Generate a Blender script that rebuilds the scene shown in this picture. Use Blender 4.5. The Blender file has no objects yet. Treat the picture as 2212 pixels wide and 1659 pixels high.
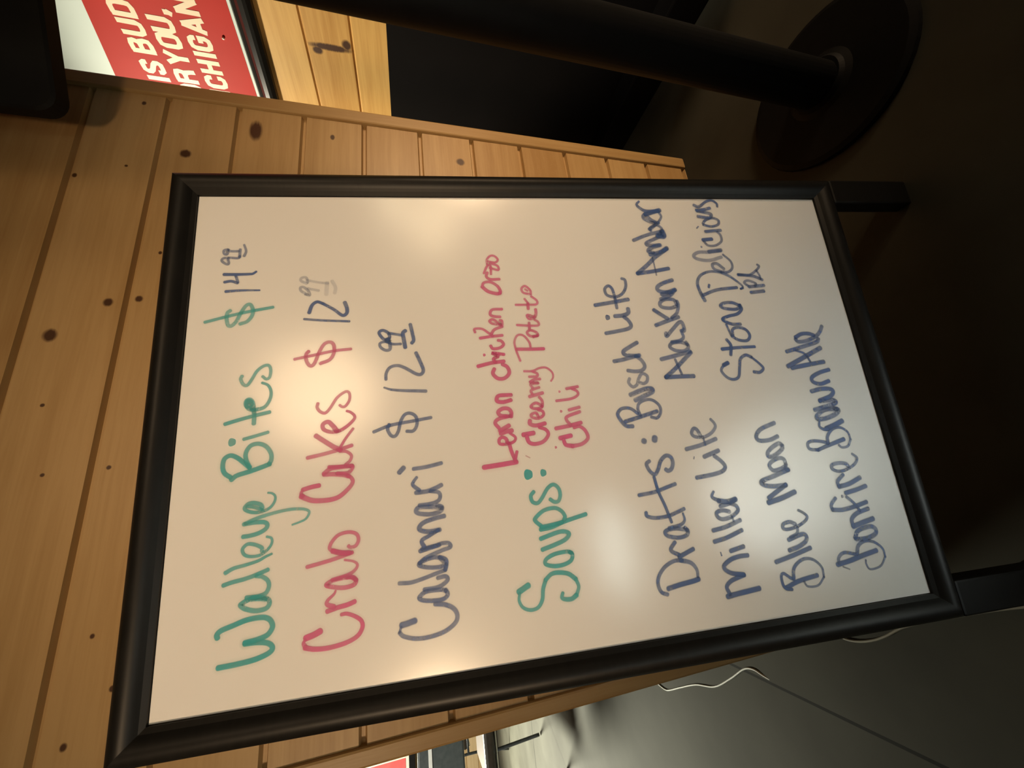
import bpy, bmesh, math, random
from mathutils import Vector, Matrix
S = bpy.context.scene
COL = S.collection
random.seed(4)

# ---------------------------------------------------------------- camera, view, world, lights
cam_d = bpy.data.cameras.new('camera')
cam = bpy.data.objects.new('camera', cam_d); COL.objects.link(cam)
cam_d.sensor_fit = 'HORIZONTAL'; cam_d.sensor_width = 36.0; cam_d.lens = 13.175
cam_d.clip_start = 0.02
R0, R1, R2 = (-.1137, -.2400, -.9641), (-.9498, .3110, .0346), (.2915, .9196, -.2633)
M = Matrix(((R0[0], -R1[0], -R2[0]), (R0[1], -R1[1], -R2[1]), (R0[2], -R1[2], -R2[2])))
cam.matrix_world = Matrix.Translation((.0514, -.7251, .8364)) @ M.to_4x4()
S.camera = cam
S.view_settings.view_transform = 'Standard'; S.view_settings.look = 'None'
S.view_settings.gamma = 1.0; S.view_settings.use_curve_mapping = False
S.view_settings.exposure = 0.0

wd = bpy.data.worlds.new('dim_room'); S.world = wd; wd.use_nodes = True
wd.node_tree.nodes['Background'].inputs[0].default_value = (.8, .75, .6, 1)
wd.node_tree.nodes['Background'].inputs[1].default_value = 0.001

WARM = (1.0, .70, .42); COOL = (.80, .95, 1.0); DAY = (1.0, .98, .78)
def spot(name, loc, aim, power, half, color, blend=.35, r=.06):
    d = bpy.data.lights.new(name, 'SPOT'); o = bpy.data.objects.new(name, d); COL.objects.link(o)
    d.energy = power; d.color = color; d.spot_size = math.radians(2*half); d.spot_blend = blend; d.shadow_soft_size = r
    o.location = loc
    o.rotation_euler = (Vector(aim)-Vector(loc)).to_track_quat('-Z', 'Y').to_euler()
    return o
def point(name, loc, power, color, r):
    d = bpy.data.lights.new(name, 'POINT'); o = bpy.data.objects.new(name, d); COL.objects.link(o)
    d.energy = power; d.color = color; d.shadow_soft_size = r; o.location = loc
    return o
def area(name, loc, aim, power, sx, sy, color):
    d = bpy.data.lights.new(name, 'AREA'); o = bpy.data.objects.new(name, d); COL.objects.link(o)
    d.shape = 'RECTANGLE'; d.size = sx; d.size_y = sy; d.energy = power; d.color = color
    o.location = loc
    o.rotation_euler = (Vector(aim)-Vector(loc)).to_track_quat('-Z', 'Y').to_euler()
    return o
spot('board_key_spot', (-2.2, -2.95, 1.50), (.38, 0, .92), 335, 12.0, WARM, .9, .20)  # unseen key spot added for board and wall, cone kept off the floor
spot('board_top_spot', (.60, -3.0, 2.32), (.26, 0, .98), 78, 14, WARM, .9, .45)  # unseen overhead spot added to brighten the board's upper middle
spot('right_strip_fill', (2.7, -2.7, .80), (.99, 0, .40), 370, 12.5, WARM, .6, .32)  # unseen spot added to light the wall strip right of the board
point('wall_lamp', (2.05, -3.0, 1.27), 12, (1, .76, .46), .22)
point('wall_lamp_small', (2.32, -3.0, 1.62), 6, (1, .80, .50), .12)
spot('glare_spot_far', (-1.6, -4.6, 2.5), (-.86, -2.95, 0), 56000, 7.5, COOL, .5, .05)  # unseen spot added; its bright floor patch mirrors as cool glare in the board
spot('glare_spot_near', (-1.6, -4.6, 2.5), (-.11, -.95, 0), 56000, 3.0, (.88, .97, .98), .9, .05)  # second added spot, closer floor patch for the glare low on the board
spot('poster_light', (.25, 1.7, 2.25), (1.4, .15, 1.10), 330, 18, (1, .90, .70), .6, .08)
spot('window_daylight', (-3.0, 4.0, 2.6), (-2.0, 2.7, 0), 2700, 36, DAY, 1.0, .35)
spot('chair_back_fill', (-2.5, .3, 2.5), (-1.45, 2.05, .7), 420, 13, (1, .95, .82), .6, .12)  # unseen spot added to lift the otherwise dark chair backrest
spot('far_wall_fill', (-2.4, 2.6, 2.6), (-2.6, 4.6, .7), 420, 26, (1, .93, .75), .7, .12)  # unseen spot added to brighten the far wall and its sign

# ---------------------------------------------------------------- helpers
def link_mesh(name, bm, mat, parent=None, smooth=False):
    me = bpy.data.meshes.new(name); bm.normal_update(); bm.to_mesh(me); bm.free()
    o = bpy.data.objects.new(name, me); COL.objects.link(o)
    for m in (mat if isinstance(mat, (list, tuple)) else [mat]): me.materials.append(m)
    if smooth:
        for p in me.polygons: p.use_smooth = True
    if parent: o.parent = parent
    return o
def struct(name, bm, mat, parent=None):
    o = link_mesh(name, bm, mat, parent)
    if not parent: o['kind'] = 'structure'
    return o
def tag(o, label, cat, group=None):
    o['label'] = label; o['category'] = cat
    if group: o['group'] = group
    return o
def thing(name, label, cat, loc=(0, 0, 0), rz=0, group=None):
    o = bpy.data.objects.new(name, None); COL.objects.link(o)
    o.location = loc; o.rotation_euler = (0, 0, rz); o.empty_display_size = .1
    return tag(o, label, cat, group)
def box(bm, x0, x1, y0, y1, z0, z1, bev=0.0, seg=2, T=None):
    g = bmesh.ops.create_cube(bm, size=1.0)
    vs = g['verts']
    for v in vs:
        v.co = Vector((x0+(v.co.x+.5)*(x1-x0), y0+(v.co.y+.5)*(y1-y0), z0+(v.co.z+.5)*(z1-z0)))
    if bev:
        es = list({e for v in vs for e in v.link_edges})
        r = bmesh.ops.bevel(bm, geom=es, offset=bev, segments=seg, profile=.5, affect='EDGES')
        vs = list({v for f in r['faces'] for v in f.verts} | {v for v in vs if v.is_valid})
    if T:
        for v in vs: v.co = T(v.co)
def catmull(P, n=7):
    if len(P) < 3:
        return [P[0].lerp(P[1], i/n) for i in range(n+1)]
    Q = [P[0]*2-P[1]] + list(P) + [P[-1]*2-P[-2]]; out = []
    for i in range(1, len(Q)-2):
        a, b, c, d = Q[i-1:i+3]
        for k in range(n):
            t = k/n
            out.append(.5*((2*b)+(c-a)*t+(2*a-5*b+4*c-d)*t*t+(3*b-a-3*c+d)*t**3))
    out.append(P[-1].copy()); return out
def tube(bm, pts, r, n=10, smooth=True, k=6):
    P = catmull([Vector(p) for p in pts], k) if smooth else [Vector(p) for p in pts]
    rings = []
    up = None
    for i, p in enumerate(P):
        d = (P[min(i+1, len(P)-1)]-P[max(i-1, 0)]).normalized()
        if up is None:
            up = d.orthogonal().normalized()
        up = (up-d*up.dot(d)).normalized(); w = d.cross(up)
        rr = r(i/(len(P)-1)) if callable(r) else r
        rings.append([bm.verts.new(p+(up*math.cos(a)+w*math.sin(a))*rr) for a in [2*math.pi*j/n for j in range(n)]])
    for A, B in zip(rings, rings[1:]):
        for j in range(n): bm.faces.new((A[j], A[(j+1) % n], B[(j+1) % n], B[j]))
    bm.faces.new(rings[0][::-1]); bm.faces.new(rings[-1])
def lathe(bm, prof, n=48):
    rings = [[bm.verts.new((r*math.cos(2*math.pi*j/n), r*math.sin(2*math.pi*j/n), z)) for j in range(n)] for r, z in prof]
    for A, B in zip(rings, rings[1:]):
        for j in range(n): bm.faces.new((A[j], A[(j+1) % n], B[(j+1) % n], B[j]))
    bm.faces.new(rings[0][::-1]); bm.faces.new(rings[-1])

# ---------------------------------------------------------------- materials
def mat(name, color=(.5, .5, .5), rough=.5, metal=0.0, spec=.5):
    m = bpy.data.materials.new(name); m.use_nodes = True
    b = m.node_tree.nodes['Principled BSDF']
    b.inputs['Base Color'].default_value = (*color, 1); b.inputs['Roughness'].default_value = rough
    b.inputs['Metallic'].default_value = metal; b.inputs['Specular IOR Level'].default_value = spec
    return m, m.node_tree.nodes, m.node_tree.links, b
def mottled(name, c0, c1, scale, rough=.5, spec=.5, bump=0.0, stretch=(1, 1, 1), metal=0.0, detail=5):
    m, N, L, b = mat(name, c0, rough, metal, spec)
    tc = N.new('ShaderNodeTexCoord'); mp = N.new('ShaderNodeMapping'); mp.inputs['Scale'].default_value = stretch
    nz = N.new('ShaderNodeTexNoise'); nz.inputs['Scale'].default_value = scale; nz.inputs['Detail'].default_value = detail
    cr = N.new('ShaderNodeValToRGB')
    cr.color_ramp.elements[0].position = .32; cr.color_ramp.elements[1].position = .68
    cr.color_ramp.elements[0].color = (*c0, 1); cr.color_ramp.elements[1].color = (*c1, 1)
    L.new(tc.outputs['Object'], mp.inputs[0]); L.new(mp.outputs[0], nz.inputs['Vector'])
    L.new(nz.outputs['Fac'], cr.inputs[0]); L.new(cr.outputs[0], b.inputs['Base Color'])
    if bump:
        bp = N.new('ShaderNodeBump'); bp.inputs['Strength'].default_value = bump; bp.inputs['Distance'].default_value = .002
        L.new(nz.outputs['Fac'], bp.inputs['Height']); L.new(bp.outputs[0], b.inputs['Normal'])
    return m
def pine(name, axis, seam, h, knots, light=(.43, .275, .118), dark=(.31, .175, .062), rough=.38):
    """knotty pine boards: `axis` = length direction ('X','Y','Z'), boards stacked on the other wall axis from `seam` every h"""
    m, N, L, b = mat(name, light, rough, 0, .35)
    tc = N.new('ShaderNodeTexCoord'); sp = N.new('ShaderNodeSeparateXYZ'); L.new(tc.outputs['Object'], sp.inputs[0])
    def mth(op, a, c=None, d=None):
        n = N.new('ShaderNodeMath'); n.operation = op
        for i, v in enumerate((a, c, d)):
            if v is None: continue
            if isinstance(v, (int, float)): n.inputs[i].default_value = v
            else: L.new(v, n.inputs[i])
        return n.outputs[0]
    along = sp.outputs[{'X': 0, 'Y': 1, 'Z': 2}[axis]]
    across = sp.outputs[2] if axis != 'Z' else sp.outputs[0]
    idx = mth('FLOOR', mth('DIVIDE', mth('SUBTRACT', across, seam), h))
    wn = N.new('ShaderNodeTexWhiteNoise'); wn.noise_dimensions = '1D'; L.new(idx, wn.inputs['W'])
    # long wavy grain, shifted per board
    cx = N.new('ShaderNodeCombineXYZ')
    L.new(mth('MULTIPLY', along, 1.3), cx.inputs[0]); L.new(mth('MULTIPLY', across, 26), cx.inputs[1])
    L.new(mth('MULTIPLY', idx, 3.7), cx.inputs[2])
    g1 = N.new('ShaderNodeTexNoise'); g1.inputs['Scale'].default_value = 1.6; g1.inputs['Detail'].default_value = 4; g1.inputs['Distortion'].default_value = .8
    L.new(cx.outputs[0], g1.inputs['Vector'])
    g2 = N.new('ShaderNodeTexNoise'); g2.inputs['Scale'].default_value = 9; g2.inputs['Detail'].default_value = 6
    L.new(cx.outputs[0], g2.inputs['Vector'])
    f = mth('ADD', mth('MULTIPLY', g1.outputs['Fac'], .75), mth('MULTIPLY', g2.outputs['Fac'], .35))
    f = mth('ADD', f, mth('MULTIPLY', mth('SUBTRACT', wn.outputs['Value'], .5), .45))
    cr = N.new('ShaderNodeValToRGB'); cr.color_ramp.elements[0].position = .30; cr.color_ramp.elements[1].position = .78
    cr.color_ramp.elements[0].color = (*light, 1); cr.color_ramp.elements[1].color = (*dark, 1)
    L.new(f, cr.inputs[0]); col = cr.outputs[0]
    # knots
    acc = None
    for (ka, kb, r, el) in knots:
        dx = mth('DIVIDE', mth('SUBTRACT', along, ka), r*el); dz = mth('DIVIDE', mth('SUBTRACT', across, kb), r)
        q = mth('ADD', mth('MULTIPLY', dx, dx), mth('MULTIPLY', dz, dz))
        q = mth('ADD', q, mth('MULTIPLY', mth('SUBTRACT', g2.outputs['Fac'], .5), .8))
        k = N.new('ShaderNodeMapRange'); k.inputs[1].default_value = 1.3; k.inputs[2].default_value = .45
        L.new(q, k.inputs[0])
        acc = k.outputs[0] if acc is None else mth('MAXIMUM', acc, k.outputs[0])
    if acc is not None:
        mx = N.new('ShaderNodeMix'); mx.data_type = 'RGBA'
        L.new(acc, mx.inputs[0]); L.new(col, mx.inputs[6]); mx.inputs[7].default_value = (.060, .024, .009, 1); col = mx.outputs[2]
    L.new(col, b.inputs['Base Color'])
    bp = N.new('ShaderNodeBump'); bp.inputs['Strength'].default_value = .12; bp.inputs['Distance'].default_value = .001
    L.new(g2.outputs['Fac'], bp.inputs['Height']); L.new(bp.outputs[0], b.inputs['Normal'])
    return m
INK = [
('teal', 'first word of the top line', '''
50 50 90 410 8636 418 8455 438 8280 478 8152 524 8119 571 8164 594 8271 598 8393
50 50 85 606 8393 621 8272 651 8175 708 8130 757 8132 806 8169 828 8241 823 8380 786 8516 754 8627 719 8665 687 8658
46 46 75 999 8206 1018 8291 1017 8374 986 8446 966 8449 931 8402 901 8302 908 8203 949 8167 996 8181 1025 8249 1033 8341
42 42 70 1041 8400 1039 8292 1061 8209 1124 8178 1185 8193 1230 8250 1246 8310
42 42 80 1191 8635 1210 8558 1228 8434 1255 8319 1295 8194
43 24 75 1314 8622 1350 8541 1370 8425 1397 8300 1431 8225 1454 8162
41 24 75 1493 8262 1533 8272 1573 8351 1581 8419 1534 8464 1475 8439 1450 8370 1456 8277 1508 8202 1565 8166 1618 8172 1639 8221
44 44 80 1665 8466 1669 8390 1686 8305 1722 8237 1765 8220 1796 8258 1803 8362 1796 8465
41 20 65 1803 8448 1841 8347 1878 8192 1903 8016 1900 7882 1878 7801 1844 7781 1784 7817 1755 7888 1736 7958
49 21 75 1951 8282 1990 8301 2015 8372 2008 8433 1966 8465 1931 8429 1909 8350 1918 8263 1951 8194 2011 8153 2066 8150 2101 8183 2112 8227
36 36 70 1986 8441 1970 8370 1933 8281'''),
('teal', 'second word of the top line', '''
50 50 85 2293 8623 2336 8564 2368 8434 2404 8311 2433 8223
48 48 85 2322 8633 2374 8697 2451 8721 2535 8707 2567 8648 2537 8576 2473 8501 2411 8436
47 47 70 2415 8436 2495 8476 2581 8485 2659 8440 2678 8360 2645 8277 2567 8219 2489 8207 2434 8227
38 38 70 2743 8516 2771 8391 2804 8256
93 93 75 2719 8639
42 42 80 2936 8728 2974 8582 3011 8421 3043 8248
48 48 75 2916 8416 2996 8416 3076 8424
60 29 75 3087 8434 3169 8447 3207 8476 3194 8508 3143 8510 3089 8461 3087 8369 3117 8297 3206 8249 3298 8244 3373 8280 3408 8347
116 116 60 3161 8479
40 34 65 3506 8575 3466 8587 3401 8556 3388 8513 3448 8470 3559 8410 3618 8337 3620 8280 3560 8257 3476 8265 3452 8302 3487 8346'''),
('teal', 'dollar sign of the top line', '''
38 38 75 4217 9035 4279 8799 4336 8554 4387 8263
44 44 65 4361 8757 4329 8788 4262 8793 4173 8774 4155 8735 4213 8681 4333 8630 4421 8577 4431 8529 4362 8497 4283 8503 4207 8557 4178 8636'''),
('blue', 'price of the top line', '''
38 23 85 4620 8825 4629 8647 4625 8431
36 36 80 4749 8848 4760 8771 4733 8696
32 32 70 4741 8692 4788 8706 4835 8722
41 28 85 4856 8860 4852 8698 4854 8561 4859 8521 4887 8483
32 32 60 5091 8820 5083 8884 5045 8896 5002 8844 5008 8815 5085 8820 5083 8711 5112 8688
33 33 60 5211 8838 5194 8881 5146 8873 5145 8839 5205 8832 5184 8806 5182 8707
33 33 60 5094 8692 5209 8689
35 26 60 5111 8638 5183 8619 5275 8647'''),
('red', 'first word of the second line', '''
60 60 95 613 7643 586 7710 565 7790
25 49 85 550 7798 516 7810 473 7788
49 36 85 474 7796 448 7699 440 7556 463 7385 511 7264 585 7211 653 7219 706 7280 746 7368 747 7429
47 47 85 796 7576 820 7473 835 7368 858 7288
51 19 80 833 7507 867 7577 908 7569 959 7508 994 7489
45 45 75 1073 7270 1111 7332 1112 7439 1097 7527 1062 7588 1031 7509 1013 7403 1026 7306 1065 7274 1108 7305 1116 7368
40 23 70 1106 7527 1144 7350 1187 7278 1237 7260 1274 7305 1298 7395
41 41 75 1272 7792 1294 7652 1320 7511 1349 7386 1367 7314
38 38 75 1367 7314 1381 7431 1415 7530 1445 7557 1508 7530 1572 7459 1589 7350 1559 7267 1493 7245 1434 7277 1425 7332 1442 7354
55 55 85 1406 7525 1377 7431 1367 7345'''),
('red', 'second word of the second line', '''
48 48 85 2138 7678 2128 7765 2107 7855
24 55 75 2100 7864 2063 7871 2029 7854
57 38 75 2036 7872 1979 7753 1965 7589 1989 7460 2077 7349 2140 7307 2189 7321 2227 7368
49 49 75 2257 7629 2251 7518 2231 7405 2211 7349
48 48 75 2328 7311 2326 7443 2317 7556 2266 7629
42 42 75 2338 7574 2331 7443 2329 7316 2285 7321 2251 7368 2257 7480
35 35 70 2350 7387 2394 7335 2452 7322 2501 7377 2512 7453
43 43 70 2466 7813 2491 7651 2525 7482 2570 7315
53 53 80 2719 7725 2657 7644 2568 7520 2526 7444
31 31 70 2561 7444 2656 7387 2770 7300
53 28 78 2754 7483 2830 7541 2874 7589 2848 7646 2787 7636 2750 7559 2753 7464 2806 7368 2881 7290 2927 7285 2972 7329 2991 7373
37 31 65 3108 7707 3057 7714 3003 7677 2986 7619 3046 7562 3165 7485 3232 7388 3208 7343 3124 7343 3054 7387 3046 7426 3069 7456'''),
('red', 'dollar sign of the second line', '''
36 36 70 3684 7990 3721 7786 3767 7529 3782 7323
42 42 68 3778 7826 3736 7857 3648 7848 3587 7803 3621 7755 3771 7698 3867 7640 3886 7570 3839 7529 3740 7529 3655 7578 3612 7686'''),
('blue', 'price of the second line', '''
30 30 75 4210 7890 4185 7694 4156 7342
46 35 85 4293 7832 4395 7798 4440 7738 4414 7667
37 48 80 4414 7667 4327 7533 4255 7450 4241 7409 4275 7373 4344 7373 4421 7399
33 33 38 4549 7862 4598 7934 4646 7944 4650 7905 4596 7848 4536 7830 4550 7883
33 33 25 4631 7854 4597 7720
33 33 32 4702 7866 4740 7938 4782 7934 4786 7878 4714 7856
31 31 22 4750 7867 4717 7743 4695 7608
50 50 16 4541 7627 4707 7619
42 42 18 4555 7524 4632 7514 4729 7557'''),
('blue', 'dollar sign of the third line', '''
39 39 70 2709 7062 2775 6859 2806 6597 2833 6371
39 39 70 2787 6878 2726 6897 2652 6861 2638 6812 2696 6771 2817 6738 2896 6685 2904 6614 2855 6554 2760 6546 2686 6591 2686 6671'''),
('blue', 'price of the third line', '''
23 42 68 3254 6928 3221 6838 3200 6696 3174 6418
36 45 70 3355 6904 3436 6899 3510 6851 3530 6758 3493 6666 3408 6534 3398 6471 3452 6440 3566 6475 3687 6523
28 43 65 3845 6844 3855 6916 3835 6969 3783 6959 3741 6898 3755 6846 3834 6844
33 33 70 3859 6896 3821 6813 3816 6708
39 39 75 3891 6848 3889 6916 3977 6977 4013 6934 3978 6867 3914 6847 3882 6895
35 35 70 3971 6857 3935 6694
49 49 78 3765 6655 3882 6670 3963 6678 3996 6645
44 44 78 3820 6571 3864 6546 3969 6561 4080 6581'''),
('blue', 'word of the third line', '''
61 61 85 579 6649 561 6731 553 6795
26 26 70 537 6800 482 6819
41 50 72 482 6819 438 6771 398 6638 397 6484 429 6326 498 6211 571 6184 645 6221 696 6312 719 6423
45 45 75 837 6295 857 6350 861 6481 847 6547 802 6595 769 6541 752 6412 761 6318 800 6278 850 6299
44 44 70 881 6536 885 6396 918 6309 957 6269 991 6296 984 6381
42 42 68 981 6809 973 6681 996 6550 1028 6417 1058 6292
45 45 80 1058 6292 1118 6275 1169 6282 1204 6351
44 44 70 1158 6306 1202 6371 1198 6485 1149 6586 1109 6489 1097 6357 1119 6280
43 43 70 1164 6580 1213 6503 1270 6329 1298 6221 1342 6238 1349 6305 1333 6383 1313 6546
47 47 75 1293 6566 1313 6461 1336 6345
47 41 75 1333 6517 1404 6542 1449 6454 1502 6346
49 49 72 1501 6331 1494 6452 1517 6547 1555 6565 1604 6505 1636 6368 1649 6270
48 48 65 1743 6295 1764 6401 1776 6556 1737 6596 1704 6550 1686 6424 1707 6316 1753 6294 1778 6352
43 43 68 1799 6555 1804 6419 1833 6329 1889 6307 1930 6334 1949 6422
49 49 70 1946 6589 1952 6451 1981 6351 2008 6286
45 33 70 1971 6549 2036 6619 2075 6613 2124 6572
44 44 65 2226 6608 2236 6449 2265 6272
54 54 70 2198 6775 2252 6720'''),
('teal', 'soup heading', '''
62 62 95 774 5346 718 5466
30 46 85 704 5457 625 5470 550 5433 512 5349 526 5258 599 5200 712 5177 807 5136
44 50 85 807 5136 861 5059 866 4966 839 4856 770 4772
40 40 80 770 4772 684 4748 598 4785
52 38 85 598 4785 564 4851 572 4931 595 4964 642 4948
44 44 85 1066 4785 1085 4846 1075 4992 1033 5100 979 5117 945 5028 944 4905 979 4807 1042 4778 1078 4810
48 48 85 1141 5139 1179 4980 1221 4849 1277 4790 1310 4828 1316 4922 1265 5146
47 47 88 1369 5135 1382 4997 1431 4823 1485 4548
45 45 82 1406 5120 1471 5186 1509 5182 1585 5068 1598 4930 1552 4850 1489 4816 1452 4831
46 46 85 1396 5121 1406 4995 1425 4855
44 44 80 1817 5172 1771 5213 1701 5200 1679 5139 1728 5081 1840 4994 1877 4915 1826 4856 1744 4845 1677 4874 1672 4928 1707 4977
124 124 95 2029 5218
88 88 85 2031 5026'''),
('red', 'first word of the soup list first line', '''
57 57 90 2166 5761 2178 5563 2195 5350
44 44 85 2201 5360 2328 5401 2435 5423
36 36 85 2222 5364 2322 5333
44 31 85 2447 5444 2490 5456 2515 5501 2487 5544 2434 5535 2426 5445 2450 5358 2501 5337 2560 5401
55 55 85 2564 5519 2580 5453 2589 5371
53 53 85 2596 5526 2624 5470 2656 5403
45 45 85 2634 5534 2702 5576 2751 5524 2777 5370
48 48 85 2766 5366 2825 5360 2871 5394 2877 5470 2838 5527 2792 5499 2775 5414
48 48 85 2983 5346 2963 5451 2979 5526 3024 5528 3052 5487 3049 5339'''),
('red', 'second word of the soup list first line', '''
47 47 85 3413 5529 3346 5551 3280 5490 3280 5402 3344 5338 3425 5355 3469 5418
47 47 85 3459 5739 3494 5560 3508 5393
41 41 80 3497 5505 3550 5528 3581 5464 3629 5538 3602 5384
41 41 70 3609 5645
39 39 78 3731 5552 3689 5522 3696 5432 3740 5378 3788 5402 3802 5446
39 39 80 3844 5683 3860 5542 3870 5383
32 32 75 3929 5744 3977 5746 3972 5646 3908 5561 3871 5513
39 39 75 3901 5527 3958 5478 3995 5372
35 35 75 4027 5415 4043 5505 4081 5538 4100 5488 4039 5414 4007 5377 4074 5371 4084 5399
38 38 75 4135 5389 4145 5473 4177 5522 4243 5488 4246 5356'''),
('red', 'third word of the soup list first line', '''
48 48 82 4486 5358 4479 5411 4516 5524 4587 5599
36 44 78 4587 5599 4647 5571 4653 5478 4593 5390 4517 5355 4479 5365
39 39 80 4694 5352 4695 5475 4737 5529 4800 5513
32 32 72 4789 5560 4890 5512 4902 5460 4771 5463
32 32 70 4870 5472 4835 5357 4900 5364 4941 5466
30 30 70 4916 5504 4993 5503 5051 5458 5054 5398 4997 5350 4952 5389 4970 5488'''),
('red', 'first word of the soup list second line', '''
56 56 92 2535 5095 2524 5232
49 41 88 2500 5191 2424 5166 2396 5093 2418 4982 2498 4909 2564 4932 2603 5016
50 50 82 2646 4934 2628 5057 2656 5131 2699 5127
37 37 75 2744 5012 2790 5040 2773 5103 2737 5090 2717 5015 2755 4944 2805 4949 2826 5003
37 37 75 2871 4942 2921 5026 2877 5097 2845 5034 2861 4954 2938 4940 2996 4973
45 45 75 3010 5100 3048 4922
36 36 70 3035 5058 3092 5069 3124 4959
36 36 68 3124 5049 3176 5066 3184 4963 3205 5063
36 36 68 3205 5074 3236 5014 3236 4935
34 34 68 3276 5078 3276 4976 3313 4966 3345 5025
32 23 65 3355 5137 3351 5025 3385 4930 3386 4838 3323 4765 3253 4756 3198 4791'''),
('red', 'second word of the soup list second line', '''
44 44 82 3666 5209 3656 5027 3652 4838
30 30 70 3501 5174 3637 5212 3767 5228 3858 5179 3854 5099 3757 5028 3673 5014
35 35 75 3841 4904 3839 4997 3890 5043 3924 4999 3896 4921 3847 4897 3826 4963
33 33 70 4008 5170 3990 4992 3991 4876 4040 4876 4072 4919
38 38 70 3936 5004 4033 5000
41 41 75 4115 4921 4144 5011 4094 4993 4101 4922 4163 4890 4225 4888
32 32 70 4302 5159 4298 5007 4300 4871 4355 4859 4421 4930
41 41 70 4236 4990 4316 4988
29 29 65 4387 5028 4316 4982
32 32 70 4453 4944 4481 5036 4543 5054 4579 5002 4516 4937 4452 4930
27 27 60 4531 5007 4505 4974'''),
('red', 'word of the soup list third line', '''
54 54 92 2462 4611 2442 4759
43 54 88 2417 4717 2351 4692 2328 4606
49 40 80 2328 4606 2344 4481 2412 4391 2511 4413 2572 4484 2561 4559
49 49 82 2570 4799 2589 4629 2619 4455
42 42 75 2603 4604 2672 4646 2715 4624 2763 4452
41 41 72 2796 4596 2824 4450
34 34 72 2929 4750 2943 4549 2987 4451 3039 4455 3077 4520
39 39 72 3082 4594 3100 4436
38 38 60 2787 4703
34 34 60 3049 4693'''),
('red', 'speck before the third soup line', '''
34 34 60 2331 4828'''),
('red', 'faint dash before the second soup line', '''
13 13 40 2261 5226 2230 5176'''),
('blue', 'draft heading', '''
56 56 85 519 3638 544 3467 560 3308 575 3220
44 44 75 456 3656 493 3730 581 3757 672 3729 765 3634 817 3502 811 3391
54 35 70 814 3413 771 3286 686 3225 600 3226
52 52 85 856 3427 892 3318 925 3220
48 48 80 880 3422 924 3503 964 3515 1031 3448
48 48 80 1153 3252 1190 3405 1179 3532 1147 3556 1107 3512 1078 3382 1095 3276 1143 3249 1187 3285
49 26 78 1200 3494 1227 3329 1276 3267 1359 3273
45 45 75 1421 3765 1375 3756 1343 3649 1346 3489 1374 3369 1412 3245
46 46 75 1637 3823 1656 3603 1693 3446 1727 3305
39 39 85 1271 3447 1480 3498 1651 3552 1843 3580
47 52 72 2048 3606 2010 3654 1922 3624 1873 3563 1932 3505 2034 3451 2094 3369 2070 3302 1998 3287 1925 3319 1900 3371 1922 3402
72 72 65 2317 3632 2301 3637
75 75 70 2343 3476 2305 3488'''),
('blue', 'first word of the draft list first line', '''
53 53 75 2584 3850 2629 3641 2689 3378
53 41 75 2515 3755 2528 3847 2617 3915 2697 3937 2760 3868 2753 3750 2676 3657
40 40 70 2651 3625 2743 3645 2820 3607 2856 3493 2834 3400 2754 3329 2663 3334 2599 3395 2617 3476
60 60 72 2859 3661 2907 3532 2957 3401 3004 3405 3000 3516 2938 3719
43 43 55 3164 3693 3106 3715 3045 3665 3075 3599 3155 3561 3221 3501 3183 3434 3113 3447 3081 3501 3096 3547
51 51 62 3277 3699 3258 3592 3270 3492 3327 3443 3414 3479 3479 3554
54 54 70 3419 3876 3435 3746 3459 3632 3487 3491
54 54 70 3476 3505 3498 3686 3549 3721 3605 3632 3672 3496'''),
('blue', 'second word of the draft list first line', '''
53 53 70 3829 3929 3852 3759 3882 3593 3929 3541 4007 3572 4060 3626
58 58 70 4078 3760 4085 3634 4120 3553 4184 3545
80 80 70 4063 3868
56 56 72 4254 4026 4284 3803 4325 3519
43 43 72 4197 3710 4332 3714 4410 3720 4503 3738 4547 3788 4493 3847 4401 3823 4371 3701 4419 3592 4522 3524 4628 3519 4656 3566'''),
('blue', 'first word of the draft list second line', '''
59 59 78 3139 2743 3146 2951 3148 3163
57 57 75 3148 3163 3270 2989 3487 2715
58 58 72 3409 3182 3451 2953 3500 2725
35 35 70 3180 2919 3397 2976
50 50 70 3601 2743 3645 2850 3633 2981 3578 3017 3524 2938 3511 2813 3564 2738 3640 2761
51 38 70 3651 2977 3669 2845 3717 2784 3794 2794 3843 2758
52 52 68 3793 3039 3742 3036 3826 2943 3945 2802 3920 2755 3817 2750 3813 2803
57 57 75 3913 3170 3969 2992 4025 2799
57 57 78 4150 3158 4075 3063 4006 2972
48 48 70 4016 2905 4090 2812 4206 2766 4273 2776
52 52 70 4220 2787 4294 2825 4305 2954 4256 3042 4190 3028 4166 2902 4194 2792
58 58 72 4308 3019 4368 2863 4446 2781
64 64 75 4386 2991 4416 2880 4452 2767
59 59 75 4414 2827 4426 2983 4461 3042 4514 3026 4565 2931 4608 2783'''),
('blue', 'second word of the draft list second line', '''
59 59 78 4799 2802 4757 3063 4729 3305
60 60 75 4729 3305 4881 3107 4989 2981 5125 2766
22 22 60 4695 3015 4852 3019 4990 3027
64 64 75 5032 3053 5071 2885 5140 2763
61 61 72 5059 2995 5088 3070 5143 3019 5190 2862
55 55 72 5191 2876 5186 3052 5229 3074 5298 2924 5353 2791
54 54 68 5273 3277 5356 3062 5411 2848 5425 2777
85 85 80 5347 2874 5339 2780 5425 2791
40 40 65 5411 2780 5483 2793 5527 2867 5484 2971 5427 2968
54 54 70 5456 2990 5556 2862 5585 2953 5651 3050 5709 3019 5614 2920 5563 2820
37 37 70 5563 2833 5672 2758 5753 2784
72 72 82 5717 3011 5753 2894 5790 2763
63 34 78 5775 2780 5775 2987 5834 3086 5893 3120 5945 3074'''),
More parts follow.
